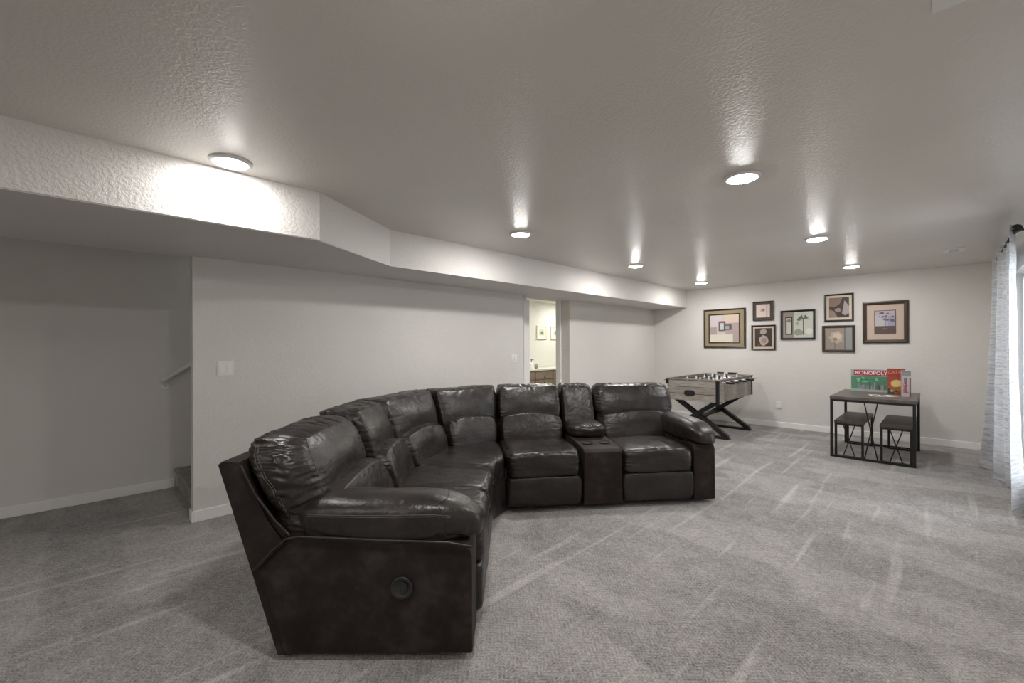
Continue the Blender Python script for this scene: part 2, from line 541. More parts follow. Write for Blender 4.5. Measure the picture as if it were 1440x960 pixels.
# ------------------------------------------------------------ switches and outlets
def plate(name, x, y, z, w, h, label, cat, face='x', n=2, kind='rocker'):
    rz = 0 if face == 'x' else -PI / 2
    p = empty(name, (x, y, z), label, cat, rotz=rz)      # local +x is out of the wall
    bm = bmesh.new(); box(bm, 0, 0.007, -w / 2, w / 2, -h / 2, h / 2)
    bmesh.ops.bevel(bm, geom=[e for e in bm.edges if all(v.co.x > 0.005 for v in e.verts)], offset=0.003, segments=2, affect='EDGES')
    obj('plate', bm, 'white', p)
    for k in range(n):
        yy = (k - (n - 1) / 2) * w / n * 0.86
        if kind == 'rocker':
            boxb('switch_surround', (0.007, 0.0078, yy - 0.021, yy + 0.021, -0.038, 0.038), 'dark_gap' if False else 'trim', p)
            bm = bmesh.new()
            prism(bm, [(0.0078, -0.033), (0.0078, 0.033), (0.009, 0.033), (0.0135, -0.033)], 1, yy - 0.0165, yy + 0.0165)
            obj('rocker', bm, 'white', p)
        else:
            for zz in (0.02, -0.02):
                s = boxb('socket', (0.007, 0.010, yy - 0.017, yy + 0.017, zz - 0.014, zz + 0.014), 'white', p, 0.002)
                boxb('slot', (0.0101, 0.0103, yy - 0.008, yy - 0.006, zz - 0.005, zz + 0.005), 'dark_gap', s)
                boxb('slot', (0.0101, 0.0103, yy + 0.006, yy + 0.008, zz - 0.004, zz + 0.004), 'dark_gap', s)
    return p
plate('light_switch', XW, 0.847, 1.213, 0.118, 0.118, 'white double rocker switch on the left wall by the stair opening', 'switch')
plate('light_switch', XW, 4.237, 1.217, 0.118, 0.118, 'white double rocker switch beside the bathroom doorway', 'switch')
plate('wall_outlet', -1.972, YB, 0.377, 0.075, 0.118, 'white power outlet low on the back wall between tables', 'outlet', 'y', 1, 'outlet')

# ------------------------------------------------------------ sectional sofa
sofa = empty('sectional_sofa', (0, 0, 0), 'curved dark brown leather reclining sectional sofa with console on the carpet', 'sofa', rotz=YAW)
# sofa frame: local x = across, y = away from the camera; origin re-based to the sofa itself
SO = (-0.6, 3.0)
ca, sa = math.cos(YAW), math.sin(YAW)
sofa.location = (SO[0] * ca - SO[1] * sa, SO[0] * sa + SO[1] * ca, 0)

TH = math.radians(7.1)
UF = np.array([math.cos(TH), math.sin(TH)]); NF = np.array([-math.sin(TH), math.cos(TH)])
PF = np.array([-0.06, 3.57])
Y0 = 1.90; YAS = 2.14; YAB = 2.73; YBE = 3.25; XF = -0.18
Q = np.array([-0.14, 3.41]); BQ = np.array([-0.735, 0.70]) * 0.99

def frame(o, b):
    return (np.array(o, float), np.array(b, float))
def near(y): return frame((XF, y), (-1, 0))
def far(s): return frame(PF + UF * s, NF)
FQ = frame(Q, BQ)

def mapper(frames):
    """frames: list of frames spread evenly over a in [-1,1]; (a,d,z) -> xyz"""
    n = len(frames) - 1
    O = np.array([f[0] for f in frames]); B = np.array([f[1] for f in frames])
    def m(a, d, z):
        t = np.clip((a + 1) / 2 * n, 0, n); i = np.minimum(t.astype(int), n - 1); f = (t - i)[:, None]
        e = a.copy()
        over = np.where(a > 1, a - 1, np.where(a < -1, a + 1, 0))[:, None] * n / 2
        f = f + over
        P = (O[i] + B[i] * d[:, None]) * (1 - f) + (O[i + 1] + B[i + 1] * d[:, None]) * f
        return np.column_stack([P[:, 0] - SO[0], P[:, 1] - SO[1], z])
    return m

_cube = {}
def cube_grid(n):
    if n in _cube: return _cube[n]
    bm = bmesh.new()
    idx = {}; vs = []; fs = []
    def vid(p):
        k = tuple(int(round(c * 1e4)) for c in p)
        if k not in idx: idx[k] = len(vs); vs.append(p)
        return idx[k]
    lin = [math.tan(PI / 4 * (-1 + 2 * i / n)) * 0.35 + (-1 + 2 * i / n) * 0.65 for i in range(n + 1)]
    for ax in range(3):
        for s in (-1, 1):
            for i in range(n):
                for j in range(n):
                    q = []
                    for (u, v) in ((i, j), (i + 1, j), (i + 1, j + 1), (i, j + 1)):
                        p = [0, 0, 0]; p[ax] = s; p[(ax + 1) % 3] = lin[u]; p[(ax + 2) % 3] = lin[v]
                        q.append(vid(tuple(p)))
                    fs.append(q if s > 0 else q[::-1])
    _cube[n] = (np.array(vs), fs)
    return _cube[n]

def nz(x, y, z, seed):
    return np.array([noise.noise(Vector((a, b_, c + seed * 7.3))) for a, b_, c in zip(x, y, z)])

SEED = [0]
def cushion(name, mp, d0, d1, z0, z1, e=4.0, ea=None, a0=-1, a1=1, n=30, warp=None, wr=0.02, wside=0.02, broad=0.02, mat='leather', parent=sofa, fa=11.0, fz=9.0, width=0.65, wd=0.0):
    """puffy leather pad built from a subdivided cube pushed onto a superellipsoid, then creased"""
    SEED[0] += 1; sd = SEED[0]
    V, F = cube_grid(n)
    ea = ea or e
    rdg = lambda q: 0.42 - np.abs(q) * 1.6
    def shape(V, off=0.0):
        r = (np.abs(V[:, 0]) ** ea + np.abs(V[:, 1]) ** e + np.abs(V[:, 2]) ** e) ** (1.0 / ((e + ea) / 2))
        U = V / r[:, None]
        a, d, z = U[:, 0], U[:, 1], U[:, 2]
        # creases: gathered along the top and bottom seams and along the side seams
        mt = np.clip((np.maximum(np.abs(z), np.abs(d) * 0.5) - 0.45) / 0.5, 0, 1) ** 1.5
        ms = np.clip((np.abs(a) - 0.5) / 0.5, 0, 1) ** 1.5
        w = 1.0 + broad * nz(a * 1.5, d * 1.5, z * 1.5, sd)
        if wr: w = w + wr * mt * rdg(nz(a * fa * width / 0.65 + 0.8 * z, d * 1.2, z * 1.5, sd + 11))
        if wside: w = w + wside * ms * rdg(nz(a * 1.2, d * 2.0 + 3, z * fz + 1.5 * a, sd + 23))
        if wd: w = w + wd * np.clip(1.0 - np.abs(z + 0.25) * 0.9, 0, 1) * ms * rdg(nz(d * 13, z * 1.6 + d, a * 1.5, sd + 31))
        w = w + off
        a = a * (1 + (w - 1) * 0.25); d = d * w; z = z * w
        if warp: a, d, z = warp(a, d, z)
        A = a0 + (a + 1) / 2 * (a1 - a0)
        D_ = d0 + (d + 1) / 2 * (d1 - d0)
        Z = z0 + (z + 1) / 2 * (z1 - z0)
        return mp(A, D_, Z)
    P = shape(V)
    me = bpy.data.meshes.new(name)
    me.from_pydata(P.tolist(), [], F)
    me.update()
    o = link(name, me, mat, parent, True)
    bm = bmesh.new(); bm.from_mesh(me); bmesh.ops.recalc_face_normals(bm, faces=bm.faces[:]); bm.to_mesh(me); bm.free()
    me.polygons.foreach_set('use_smooth', [True] * len(me.polygons))
    SHAPES[o.name] = shape
    return o

SHAPES = {}
def mesh_adz(name, mp, pts_faces, mat, parent=sofa, smooth=False, bev=0.0):
    P, F = pts_faces
    P = np.array(P, float)
    X = mp(P[:, 0], P[:, 1], P[:, 2])
    bm = bmesh.new()
    vs = [bm.verts.new(p) for p in X]
    for f in F: bm.faces.new([vs[i] for i in f])
    bmesh.ops.recalc_face_normals(bm, faces=bm.faces[:])
    if bev:
        bmesh.ops.bevel(bm, geom=bm.edges[:], offset=bev, segments=3, affect='EDGES', profile=0.6)
    return obj(name, bm, mat, parent, smooth)

def prism_adz(outline, a0, a1, nseg=1):
    """outline in (d,z), extruded over a"""
    n = len(outline); P = []; F = []
    for k in range(nseg + 1):
        a = a0 + (a1 - a0) * k / nseg
        P += [(a, d, z) for d, z in outline]
    F.append(list(range(n))[::-1]); F.append([nseg * n + i for i in range(n)])
    for k in range(nseg):
        for i in range(n):
            j = (i + 1) % n
            F.append([k * n + i, k * n + j, (k + 1) * n + j, (k + 1) * n + i])
    return P, F

BACK_SHELL = [(0.80, 0.03), (0.86, 0.03), (1.12, 0.87), (1.10, 0.885), (1.03, 0.88), (0.90, 0.62), (0.78, 0.45)]
LEAN = 0.60

def lean_warp(k, arch=0.0, bulge=0.0, hh=1.0):
    def w(a, d, z):
        d2 = d + k * z
        z2 = z + arch * (1 - a * a) * 0.5 * (1 - z)          # underside arches up in the middle
        d2 = d2 - bulge * (1 - a ** 2) * (1 - z * z) * (d < 0)
        return a, d2, z2
    return w

def back_pair(frames, a0=-1, a1=1, upper=True, w=0.65, topz=0.985, arch=0.35, ea=14.0, near_end=False, far_end=False):
    mp = mapper(frames)
    def wu(a, d, z):
        z2 = z + arch * (1 - a * a) * 0.5 * (1 - z) * 0.5
        d2 = d + 0.50 * z - 0.22 * (1 - a ** 4) * np.cos(np.clip((z - 0.15), -1, 1) * 1.5) * (d < 0)
        if near_end:            # the open end swells and hangs down to the armrest
            k = np.clip((-a - 0.35) / 0.65, 0, 1)
            z2 = z2 - k * 0.62 * (z < 0) * (-z)
            d2 = d2 - k * 0.34 * np.clip(-z, 0, 1) + k * 0.22 * np.clip(z + 0.3, 0, 1) * (d > 0)
            a = a - 0.0 * k
        return a, d2, z2
    if near_end:
        ob = cushion('headrest_cushion', mp, 0.735, 1.005, 0.625, topz, e=2.8, ea=4.0, a0=a0 - 0.05, a1=a1, n=56, warp=wu, wr=0.055, wside=0.12, broad=0.05, width=w, fz=8, fa=11)
    else:
        ob = cushion('headrest_cushion', mp, 0.735, 1.005, 0.625, topz, e=2.8, ea=ea, a0=a0, a1=a1, n=42, warp=wu, wr=0.05, wside=0.06, broad=0.05, width=w, fa=16)
    lo = cushion('lumbar_cushion', mp, 0.560, 0.90, 0.40, 0.745, e=2.5, ea=10.0, a0=a0, a1=a1, n=42,
                 warp=lambda a, d, z: (a, d + 0.30 * z, z - 0.30 * (a * a) * np.clip(z, 0, 1)), wr=0.05, wside=0.05, broad=0.05, width=w, fa=14)
    return ob, lo

def seat(frames, a0=-1, a1=1, w=0.65, foot=True, dback=0.72, n=34, front=-0.035, ea=9.0):
    mp = mapper(frames)
    def sw(a, d, z):
        # a soft roll over the front edge, sinking slightly towards the back
        z = z - 0.10 * (d > 0) * d
        z = z + 0.10 * (1 - a * a) * (z > 0) * (d < 0.6)
        return a, d, z
    s_ = cushion('seat_cushion', mp, front, dback, 0.275, 0.500, e=5.5, ea=ea, a0=a0, a1=a1, n=n, warp=sw, wr=0.045, wside=0.05, broad=0.03, width=w, fa=16)
    if foot:
        cushion('footrest', mp, front + 0.005, 0.14, 0.055, 0.300, e=5.0, ea=12.0, a0=a0, a1=a1, n=26, wr=0.04, wside=0.03, broad=0.05, width=w, fa=12)
    return s_

def base(frames, nseg=1, label='base'):
    mesh_adz('base', mapper(frames), prism_adz([(0.04, 0.03), (0.82, 0.03), (0.88, 0.25), (0.80, 0.36), (0.04, 0.36)], -0.995, 0.995, nseg), 'suede')
def shell(frames, nseg=1):
    mesh_adz('back_shell', mapper(frames), prism_adz(BACK_SHELL, -1, 1, nseg), 'suede', bev=0.0)

# near unit: arm, recliner seat, armless seat
seat([near(YAS), near(YAB)], w=0.6)
seat([near(YAB), near(YBE)], w=0.52)
base([near(YAS), near(YBE)])
upA, loA = back_pair([near(Y0 + 0.02), near(YAB)], w=0.83, near_end=True)
back_pair([near(YAB), near(YBE)], w=0.52)
shell([near(Y0 + 0.006), near(YBE)])
# wedge
seat([near(YBE), FQ, far(0)], w=0.5, foot=False, dback=0.74, n=40, front=-0.03, ea=7.0)
mesh_adz('wedge_front_panel', mapper([near(YBE), FQ, far(0)]), prism_adz([(0.0, 0.045), (0.03, 0.045), (0.03, 0.30), (0.0, 0.30), (-0.012, 0.17)], -0.99, 0.99, 2), 'leather')
base([near(YBE), FQ, far(0)], 2)
back_pair([near(YBE), FQ], w=0.8)
back_pair([FQ, far(0)], w=0.85)
shell([near(YBE), FQ, far(0)], 2)
# far unit
E0, E1, F0, F1, FA = 0.0, 0.66, 1.0, 1.66, 1.86
seat([far(E0), far(E1)]); base([far(E0), far(E1)])
back_pair([far(E0), far(E1)])
seat([far(F0), far(F1)]); base([far(F0), far(F1)])
back_pair([far(F0 + 0.005), far(FA + 0.015)], w=0.85, ea=7.0)
shell([far(0), far(FA - 0.005)])

# console: body, back pad, armrest lid, cup holders
cm = mapper([far(E1), far(F0)])
cb = mesh_adz('console', cm, prism_adz([(-0.03, 0.05), (0.80, 0.05), (0.80, 0.50), (0.42, 0.535), (-0.005, 0.515), (-0.03, 0.49)], -0.985, 0.985), 'suede', bev=0.010, smooth=False)
cushion('console_back_cushion', cm, 0.70, 0.985, 0.48, 0.985, e=3.6, ea=10.0, n=30, warp=lambda a, d, z: (a, d + 0.62 * z, z), wr=0.05, wside=0.05, broad=0.04, width=0.34)
cushion('console_lid', cm, 0.33, 0.74, 0.52, 0.655, e=3.4, ea=4.0, a0=-1.05, a1=1.05, n=30, wr=0.07, wside=0.04, broad=0.05, width=0.34, parent=cb)
def cup(a):
    bm = bmesh.new()
    lathe(bm, [(0.050, 0.0), (0.050, 0.007), (0.046, 0.009), (0.042, 0.007), (0.043, 0.0035), (0.0, 0.0035)], 28)
    c = cm(np.array([a]), np.array([0.17]), np.array([0.0]))[0]
    o = obj('cup_holder', bm, 'dark_gap', cb, False)
    o.location = (c[0], c[1], 0.5235); o.rotation_euler = (0, 0, TH)
    return o
cup(-0.47); cup(0.47)

# arms
def arm_warp(a, d, z):
    # d: -1 front ... +1 back ; droops over the front, sinks into the back
    fr = np.clip(-d - 0.45, 0, 1)
    z = z - 1.1 * fr ** 2 * (z > -0.3)
    z = z + 0.10 * np.clip(d, 0, 1)
    return a, d, z
ARMS = []
def arm(f0, f1, side, outer):
    mp = mapper([f0, f1])
    ARMS.append(cushion('armrest', mp, -0.045, 0.84, 0.485, 0.712, e=3.2, ea=2.6, a0=-1.14 if outer < 0 else -1.25, a1=1.25 if outer < 0 else 1.42, n=40,
            warp=arm_warp, wr=0.0, wside=0.0, broad=0.045, width=0.7, wd=0.12))
    pan = [(0.0, 0.035), (0.0, 0.47), (0.02, 0.515), (0.10, 0.53), (0.76, 0.555), (0.80, 0.545), (0.88, 0.48), (0.945, 0.415), (0.86, 0.12), (0.83, 0.035)]
    a_in, a_out = (1.0, -1.0) if outer < 0 else (-1.0, 1.0)
    return mesh_adz('side_panel', mp, prism_adz(pan, min(a_in, a_out) * 0.99, max(a_in, a_out) * 0.99), 'suede', bev=0.012)
pn = arm(near(Y0), near(YAS), 1, -1)
arm(far(F1), far(FA), 1, 1)

# far arm front: small rounded puff under the armrest is the panel itself; piping along the near arm and back
def tube_curve(name, pts, r, mat, parent, n=8):
    cu = bpy.data.curves.new(name, 'CURVE'); cu.dimensions = '3D'
    sp = cu.splines.new('POLY'); sp.points.add(len(pts) - 1)
    for p, q in zip(sp.points, pts): p.co = (*q, 1)
    cu.bevel_depth = r; cu.bevel_resolution = 2
    t = bpy.data.objects.new(name, cu)
    me = bpy.data.meshes.new_from_object(t); bpy.data.objects.remove(t)
    me.name = name
    return link(name, me, mat, parent, True)
def npt(d, y, z): return (XF - d - SO[0], y - SO[1], z)
tube_curve('piping', [npt(d, Y0 - 0.016, z) for d, z in ((0.0, 0.515), (0.10, 0.533), (0.35, 0.542), (0.60, 0.555), (0.76, 0.562), (0.81, 0.552), (0.87, 0.50), (0.95, 0.415))], 0.007, 'leather', pn)
tube_curve('piping', [npt(d, Y0 - 0.002, z) for d, z in ((0.80, 0.56), (0.86, 0.62), (0.95, 0.74), (1.015, 0.87))], 0.006, 'leather', pn)
# recliner pull handle
hd = (0.62 * 0 + 0.0)
bm = bmesh.new()
lathe(bm, [(0.0, 0.002), (0.030, 0.002), (0.036, 0.006), (0.046, 0.012), (0.050, 0.008), (0.050, 0.0)], 32)
h_o = obj('recliner_handle', bm, 'blackp', pn, True)
h_o.location = npt(0.309, Y0 - 0.001, 0.33); h_o.rotation_euler = (PI / 2, 0, 0)
bm = bmesh.new()
prism(bm, [(math.cos(t) * 0.024, math.sin(t) * 0.030) for t in [i * PI / 10 - PI / 2 for i in range(11)]], 2, 0.0, 0.008)
lv = obj('handle_lever', bm, 'blackp', pn)
lv.location = npt(0.309, Y0 - 0.001, 0.33); lv.rotation_euler = (PI / 2, 0, 0)

def stitched(o, paths, r=0.0016, off=0.006, mat='stitch', nm='stitching'):
    for pth in paths:
        V = np.array(pth, float)
        P = SHAPES[o.name](V, off)
        tube_curve(nm, [tuple(p) for p in P], r, mat, o, 6)
def lin(p, q, n=26):
    p, q = np.array(p, float), np.array(q, float)
    return [tuple(p + (q - p) * i / (n - 1)) for i in range(n)]
stitched(upA, [lin((-1, 0.25, 0.95), (-1, 0.02, -0.95)), lin((-1, 0.36, 0.95), (-1, 0.13, -0.95)),
               lin((-0.86, 0.95, 1), (-0.80, -0.98, 1)) + lin((-0.80, -1, 0.98), (-0.86, -1, -0.9))])
stitched(ARMS[0], [lin((-1, -0.80, 0.50), (-1, 0.9, 0.42), 40), lin((-1, -0.80, 0.43), (-1, 0.9, 0.35), 40)])
stitched(ARMS[0], [lin((-1, -0.70, -0.9), (-1, -0.70, 1)) + lin((-0.98, -0.70, 1), (1, -0.70, 1))], 0.003, 0.002, 'leather', 'seam')
# ------------------------------------------------------------ foosball table
ft = empty('foosball_table', (-2.69, 7.265, 0), 'weathered wood foosball table with black crossed legs behind the sofa arm', 'game table')
fx0, fx1, fy0, fy1 = -0.39, 0.39, -0.765, 0.765
zb, zt = 0.55, 0.875
boxb('cabinet', (fx0 + 0.02, fx1 - 0.02, fy0 + 0.02, fy1 - 0.02, zb + 0.03, 0.74), 'oak', ft)
boxb('playfield', (fx0 + 0.05, fx1 - 0.05, fy0 + 0.05, fy1 - 0.05, 0.74, 0.745), 'black_wood', ft)
nP = 3
for k in range(nP):
    za = zb + (zt - 0.012 - zb) * k / nP + 0.0015; zc = zb + (zt - 0.012 - zb) * (k + 1) / nP - 0.0075
    boxb('plank', (fx0 + 0.035, fx1 - 0.035, fy0, fy0 + 0.022, za, zc), ('oak_light', 'oak_mid', 'oak_light')[k], ft, 0.002)
    boxb('plank', (fx0 + 0.035, fx1 - 0.035, fy1 - 0.022, fy1, za, zc), 'oak_light', ft, 0.002)
for k in range(8):
    ya = fy0 + 0.035 + (fy1 - fy0 - 0.07) * k / 8 + 0.0015; yc = fy0 + 0.035 + (fy1 - fy0 - 0.07) * (k + 1) / 8 - 0.0015
    boxb('plank', (fx1 - 0.022, fx1, ya, yc, zb, zt - 0.012), ('oak_light', 'oak_mid', 'oak')[(k * 5) % 3], ft, 0.002)
    boxb('plank', (fx0, fx0 + 0.022, ya, yc, zb, zt - 0.012), 'oak_light', ft, 0.002)
for sx in (-1, 1):
    for sy in (-1, 1):
        cx_, cy_ = sx * 0.375, sy * 0.75
        full = not (sx < 0 and sy < 0)
        bm = bmesh.new(); box(bm, cx_ - 0.022, cx_ + 0.022, cy_ - 0.022, cy_ + 0.022, zb if full else zt - 0.085, zt - 0.008)
        obj('corner_bracket', bm, 'black', ft)
# top rim
bm = bmesh.new()
box(bm, fx0 - 0.012, fx0 + 0.035, fy0 - 0.012, fy1 + 0.012, zt - 0.012, zt + 0.006)
box(bm, fx1 - 0.035, fx1 + 0.012, fy0 - 0.012, fy1 + 0.012, zt - 0.012, zt + 0.006)
box(bm, fx0 + 0.035, fx1 - 0.035, fy0 - 0.012, fy0 + 0.035, zt - 0.012, zt + 0.006)
box(bm, fx0 + 0.035, fx1 - 0.035, fy1 - 0.035, fy1 + 0.012, zt - 0.012, zt + 0.006)
obj('rim', bm, 'oak', ft)
# oval ball-return cup
bm = bmesh.new()
ov = [(math.cos(t) * 0.033 + (0.035 if math.cos(t) > 0 else -0.035), math.sin(t) * 0.038) for t in [2 * PI * i / 32 for i in range(32)]]
prism(bm, [(x * 1.2 - 0.03, z * 1.15 + 0.665) for x, z in ov], 1, fy0 - 0.004, fy0 + 0.01)
obj('ball_return', bm, 'blackp', ft)
for yy in (-0.56, 0.41):
    for (xa, xb) in ((-0.335, 0.44), (0.335, -0.44)):
        barb('leg', (xa, yy + (0.012 if xa < 0 else -0.012), zb + 0.01), (xb, yy + (0.012 if xa < 0 else -0.012), 0.03), 0.062, 0.075, 'black_wood', ft, up=(0, 1, 0))
    boxb('foot_bar', (-0.50, 0.47, yy - 0.04, yy + 0.04, 0.0, 0.035), 'black_wood', ft, 0.004)
    boxb('leg_top_bar', (-0.36, 0.36, yy - 0.04, yy + 0.04, zb - 0.02, zb + 0.03), 'black_wood', ft)
barb('stretcher', (0, -0.56, 0.285), (0, 0.41, 0.285), 0.05, 0.04, 'black_wood', ft)
player_me = None
for k in range(8):
    yy = fy0 + 0.15 + k * (fy1 - fy0 - 0.30) / 7
    rs = 1 if k in (0, 1, 3, 5) else -1
    bm = bmesh.new(); cyl(bm, (-rs * 0.50, yy, 0.835), (rs * 0.45, yy, 0.835), 0.008, n=10)
    rod = obj('rod', bm, 'bolt', ft, True)
    bm = bmesh.new(); cyl(bm, (rs * 0.44, yy, 0.835), (rs * 0.46, yy, 0.835), 0.012, 0.018, 12); cyl(bm, (rs * 0.46, yy, 0.835), (rs * 0.565, yy, 0.835), 0.019, 0.016, 12)
    obj('handle', bm, 'blackp', rod, True)
    for q in range(3 if k % 2 else 2):
        px = (q - (1 if k % 2 else 0.5)) * 0.2
        if player_me is None or True:
            bm = bmesh.new()
            lathe(bm, [(0.0, 0.052), (0.010, 0.048), (0.013, 0.038), (0.009, 0.028), (0.016, 0.022), (0.016, -0.01), (0.011, -0.03), (0.009, -0.07), (0.0, -0.072)], 10, (px, yy, 0.835))
            obj('player', bm, 'white' if k % 2 else 'blackp', rod, True)
sc = boxb('score_counter', (-0.16, 0.16, fy1 - 0.02, fy1 - 0.012, zt + 0.02, zt + 0.026), 'bolt', ft)
for k in range(9):
    boxb('score_bead', (-0.15 + k * 0.034, -0.124 + k * 0.034, fy1 - 0.028, fy1 - 0.004, zt + 0.010, zt + 0.036), 'white' if k in (3, 4) else 'blackp', sc)
boxb('score_post', (-0.165, -0.155, fy1 - 0.02, fy1 - 0.012, zt + 0.006, zt + 0.04), 'blackp', sc)
boxb('score_post', (0.155, 0.165, fy1 - 0.02, fy1 - 0.012, zt + 0.006, zt + 0.04), 'blackp', sc)

# ------------------------------------------------------------ table with two stools
tb = empty('pub_table', (-0.615, 7.15, 0), 'small rectangular table with grey wood top and black metal frame', 'table')
tw, td = 0.395, 0.56
boxb('tabletop', (-tw, tw, -td, td, 0.715, 0.752), 'tabletop', tb, 0.003)
for sx in (-1, 1):
    for sy in (-1, 1):
        x_, y_ = sx * (tw - 0.018), sy * (td - 0.018)
        boxb('leg', (x_ - 0.014, x_ + 0.014, y_ - 0.014, y_ + 0.014, 0, 0.715), 'black', tb)
for sy in (-1, 1):
    y_ = sy * (td - 0.018)
    boxb('rail', (-tw + 0.032, tw - 0.032, y_ - 0.014, y_ + 0.014, 0.0, 0.026), 'black', tb)
    boxb('rail', (-tw + 0.032, tw - 0.032, y_ - 0.014, y_ + 0.014, 0.689, 0.715), 'black', tb)
    for s in ((-1, 1) if sy < 0 else ()):
        bm = bmesh.new(); cyl(bm, (s * 0.06, y_ + s * 0.004, 0.69), (-s * 0.06, y_ + s * 0.004, 0.026), 0.0065, n=8)
        obj('cross_rod', bm, 'black', tb)
for sx in (-1, 1):
    x_ = sx * (tw - 0.018)
    boxb('rail', (x_ - 0.014, x_ + 0.014, -td + 0.032, td - 0.032, 0.689, 0.715), 'black', tb)

def make_stool():
    s = empty('bench', (0, 0, 0), '', 'bench')
    w, d = 0.146, 0.49
    boxb('seat', (-w, w, -d, d, 0.415, 0.448), 'seat_wood', s, 0.003)
    for sx in (-1, 1):
        for sy in (-1, 1):
            x_, y_ = sx * (w - 0.016), sy * (d - 0.016)
            boxb('leg', (x_ - 0.012, x_ + 0.012, y_ - 0.012, y_ + 0.012, 0, 0.415), 'black', s)
    for sy in (-1, 1):
        y_ = sy * (d - 0.016)
        boxb('rail', (-w + 0.028, w - 0.028, y_ - 0.012, y_ + 0.012, 0.0, 0.022), 'black', s)
        boxb('rail', (-w + 0.028, w - 0.028, y_ - 0.012, y_ + 0.012, 0.393, 0.415), 'black', s)
        for q in ((-1, 1) if sy < 0 else ()):
            bm = bmesh.new(); cyl(bm, (q * 0.055, y_ + q * 0.004, 0.394), (-q * 0.055, y_ + q * 0.004, 0.022), 0.006, n=8)
            obj('cross_rod', bm, 'black', s)
    return s
s1 = make_stool(); s1.location = (-0.828, 7.14, 0); s1['label'] = 'left of two dark wood and black metal benches tucked under the small table'
s2 = copy_tree(s1); s2.location = (-0.395, 7.14, 0); s2['label'] = 'right of two dark wood and black metal benches tucked under the small table'
s1['group'] = s2['group'] = 'benches under the small table'

# ------------------------------------------------------------ games on the table
def flat(name, pts, col, parent, layer, axis=1, base=0.0, mat=None, t=0.0004):
    """thin printed patch lying on the face whose outward normal is -y"""
    m = mat or plain('print', col, 0.5)
    bm = bmesh.new(); prism(bm, pts, axis, base - 0.0006 * layer, base - 0.0006 * layer + t)
    return obj(name, bm, m, parent)
def rect(x0, x1, z0, z1): return [(x0, z0), (x1, z0), (x1, z1), (x0, z1)]
def disc(cx, cz, rx, rz, n=20): return [(cx + rx * math.cos(2 * PI * i / n), cz + rz * math.sin(2 * PI * i / n)) for i in range(n)]
def multi(name, shapes, parent, base):
    """one printed picture: list of (pts, colour) stacked as thin ink layers"""
    bm = bmesh.new(); mats = []; keys = {}
    for L, (pts, col) in enumerate(shapes):
        k = tuple(round(c, 3) for c in col)
        if k not in keys:
            keys[k] = len(mats); mats.append(plain('ink', col, 0.45, coat=0.3))
        b0 = base - 0.0005 * (L + 1) * 0.6
        prism(bm, pts, 1, b0, base + 0.0002, keys[k])
    return obj(name, bm, None, parent, mats=mats)
RX = Matrix.Rotation(PI / 2, 4, 'X')

TZ = 0.752
g1 = empty('board_game_box', (-0.71, 7.52, TZ), 'wide board game box with red title band and green city picture on the table', 'board game', rotz=math.radians(-1))
w1, h1, t1 = 0.20, 0.30, 0.052
boxb('box', (-w1, w1, 0, t1, 0, h1), plain('game_box_grey', (0.42, 0.42, 0.44), 0.5), g1, 0.001)
rng = random.Random(3)
sh = [(rect(-w1, w1, 0, h1), srgb(176, 182, 178)), (rect(-w1 + 0.03, w1, 0.215, 0.288), srgb(188, 62, 80)), (rect(-w1 + 0.003, w1, 0.03, 0.208), srgb(98, 150, 122))]
for k in range(16):
    cx_ = rng.uniform(-0.15, 0.17); cz_ = rng.uniform(0.13, 0.18)
    sh.append((disc(cx_, cz_, rng.uniform(0.012, 0.03), rng.uniform(0.008, 0.018), 10), rng.choice([srgb(120, 190, 150), srgb(150, 205, 170), srgb(70, 150, 110)])))
for k in range(17):
    bx_ = -0.12 + k * 0.0165; hh = rng.uniform(0.03, 0.085)
    sh.append((rect(bx_, bx_ + 0.013, 0.03, 0.03 + hh), rng.choice([srgb(150, 155, 158), srgb(110, 122, 125), srgb(178, 170, 168), srgb(90, 98, 100)])))
sh.append((rect(-0.10, -0.045, 0.035, 0.078), srgb(150, 150, 172)))
sh.append((rect(-w1, w1, 0, 0.03), srgb(165, 185, 172)))
multi('cover_print', sh, g1, 0.0)
text_mesh('title_lettering', 'MONOPOLY', 0.066, plain('title_white', srgb(248, 240, 240), 0.4), g1, Matrix.Translation((0.012, -0.019, 0.25)) @ RX, 0.0012, 0.92)

g2 = empty('board_game_box', (-0.43, 7.33, TZ), 'orange red board game box with a yellow sun standing upright on the table', 'board game', rotz=math.radians(8))
w2, h2 = 0.082, 0.325
boxb('box', (-w2, w2, 0, 0.07, 0, h2), plain('game_box_red', srgb(178, 62, 45), 0.5), g2, 0.001)
sh = [(rect(-w2, w2, 0, h2), srgb(182, 82, 66)), (rect(-w2, w2, 0.235, h2), srgb(176, 74, 60)), (rect(-w2, w2, 0.228, 0.235), srgb(150, 40, 34)),
      (disc(0, 0.135, 0.058, 0.052, 28), srgb(232, 170, 92)), (disc(0, 0.137, 0.046, 0.042, 28), srgb(240, 216, 140)),
      ([(-w2, 0.0), (w2, 0.0), (w2, 0.085), (0.03, 0.10), (-0.02, 0.088), (-w2, 0.10)], srgb(176, 112, 62)),
      ([(-w2, 0.0), (-0.01, 0.0), (-0.03, 0.05), (-0.05, 0.068), (-w2, 0.072)], srgb(92, 74, 58)),
      ([(-0.01, 0.0), (w2, 0.0), (w2, 0.04), (0.03, 0.055)], srgb(150, 72, 40)),
      (disc(-0.045, 0.045, 0.018, 0.016, 12), srgb(190, 176, 158)), (disc(0.0, 0.04, 0.013, 0.014, 10), srgb(60, 50, 46))]
multi('cover_print', sh, g2, 0.0)
text_mesh('title_lettering', 'CATAN', 0.058, plain('title_gold', srgb(236, 150, 108), 0.4), g2, Matrix.Translation((0.0, -0.006, 0.28)) @ RX, 0.0012, 0.84)

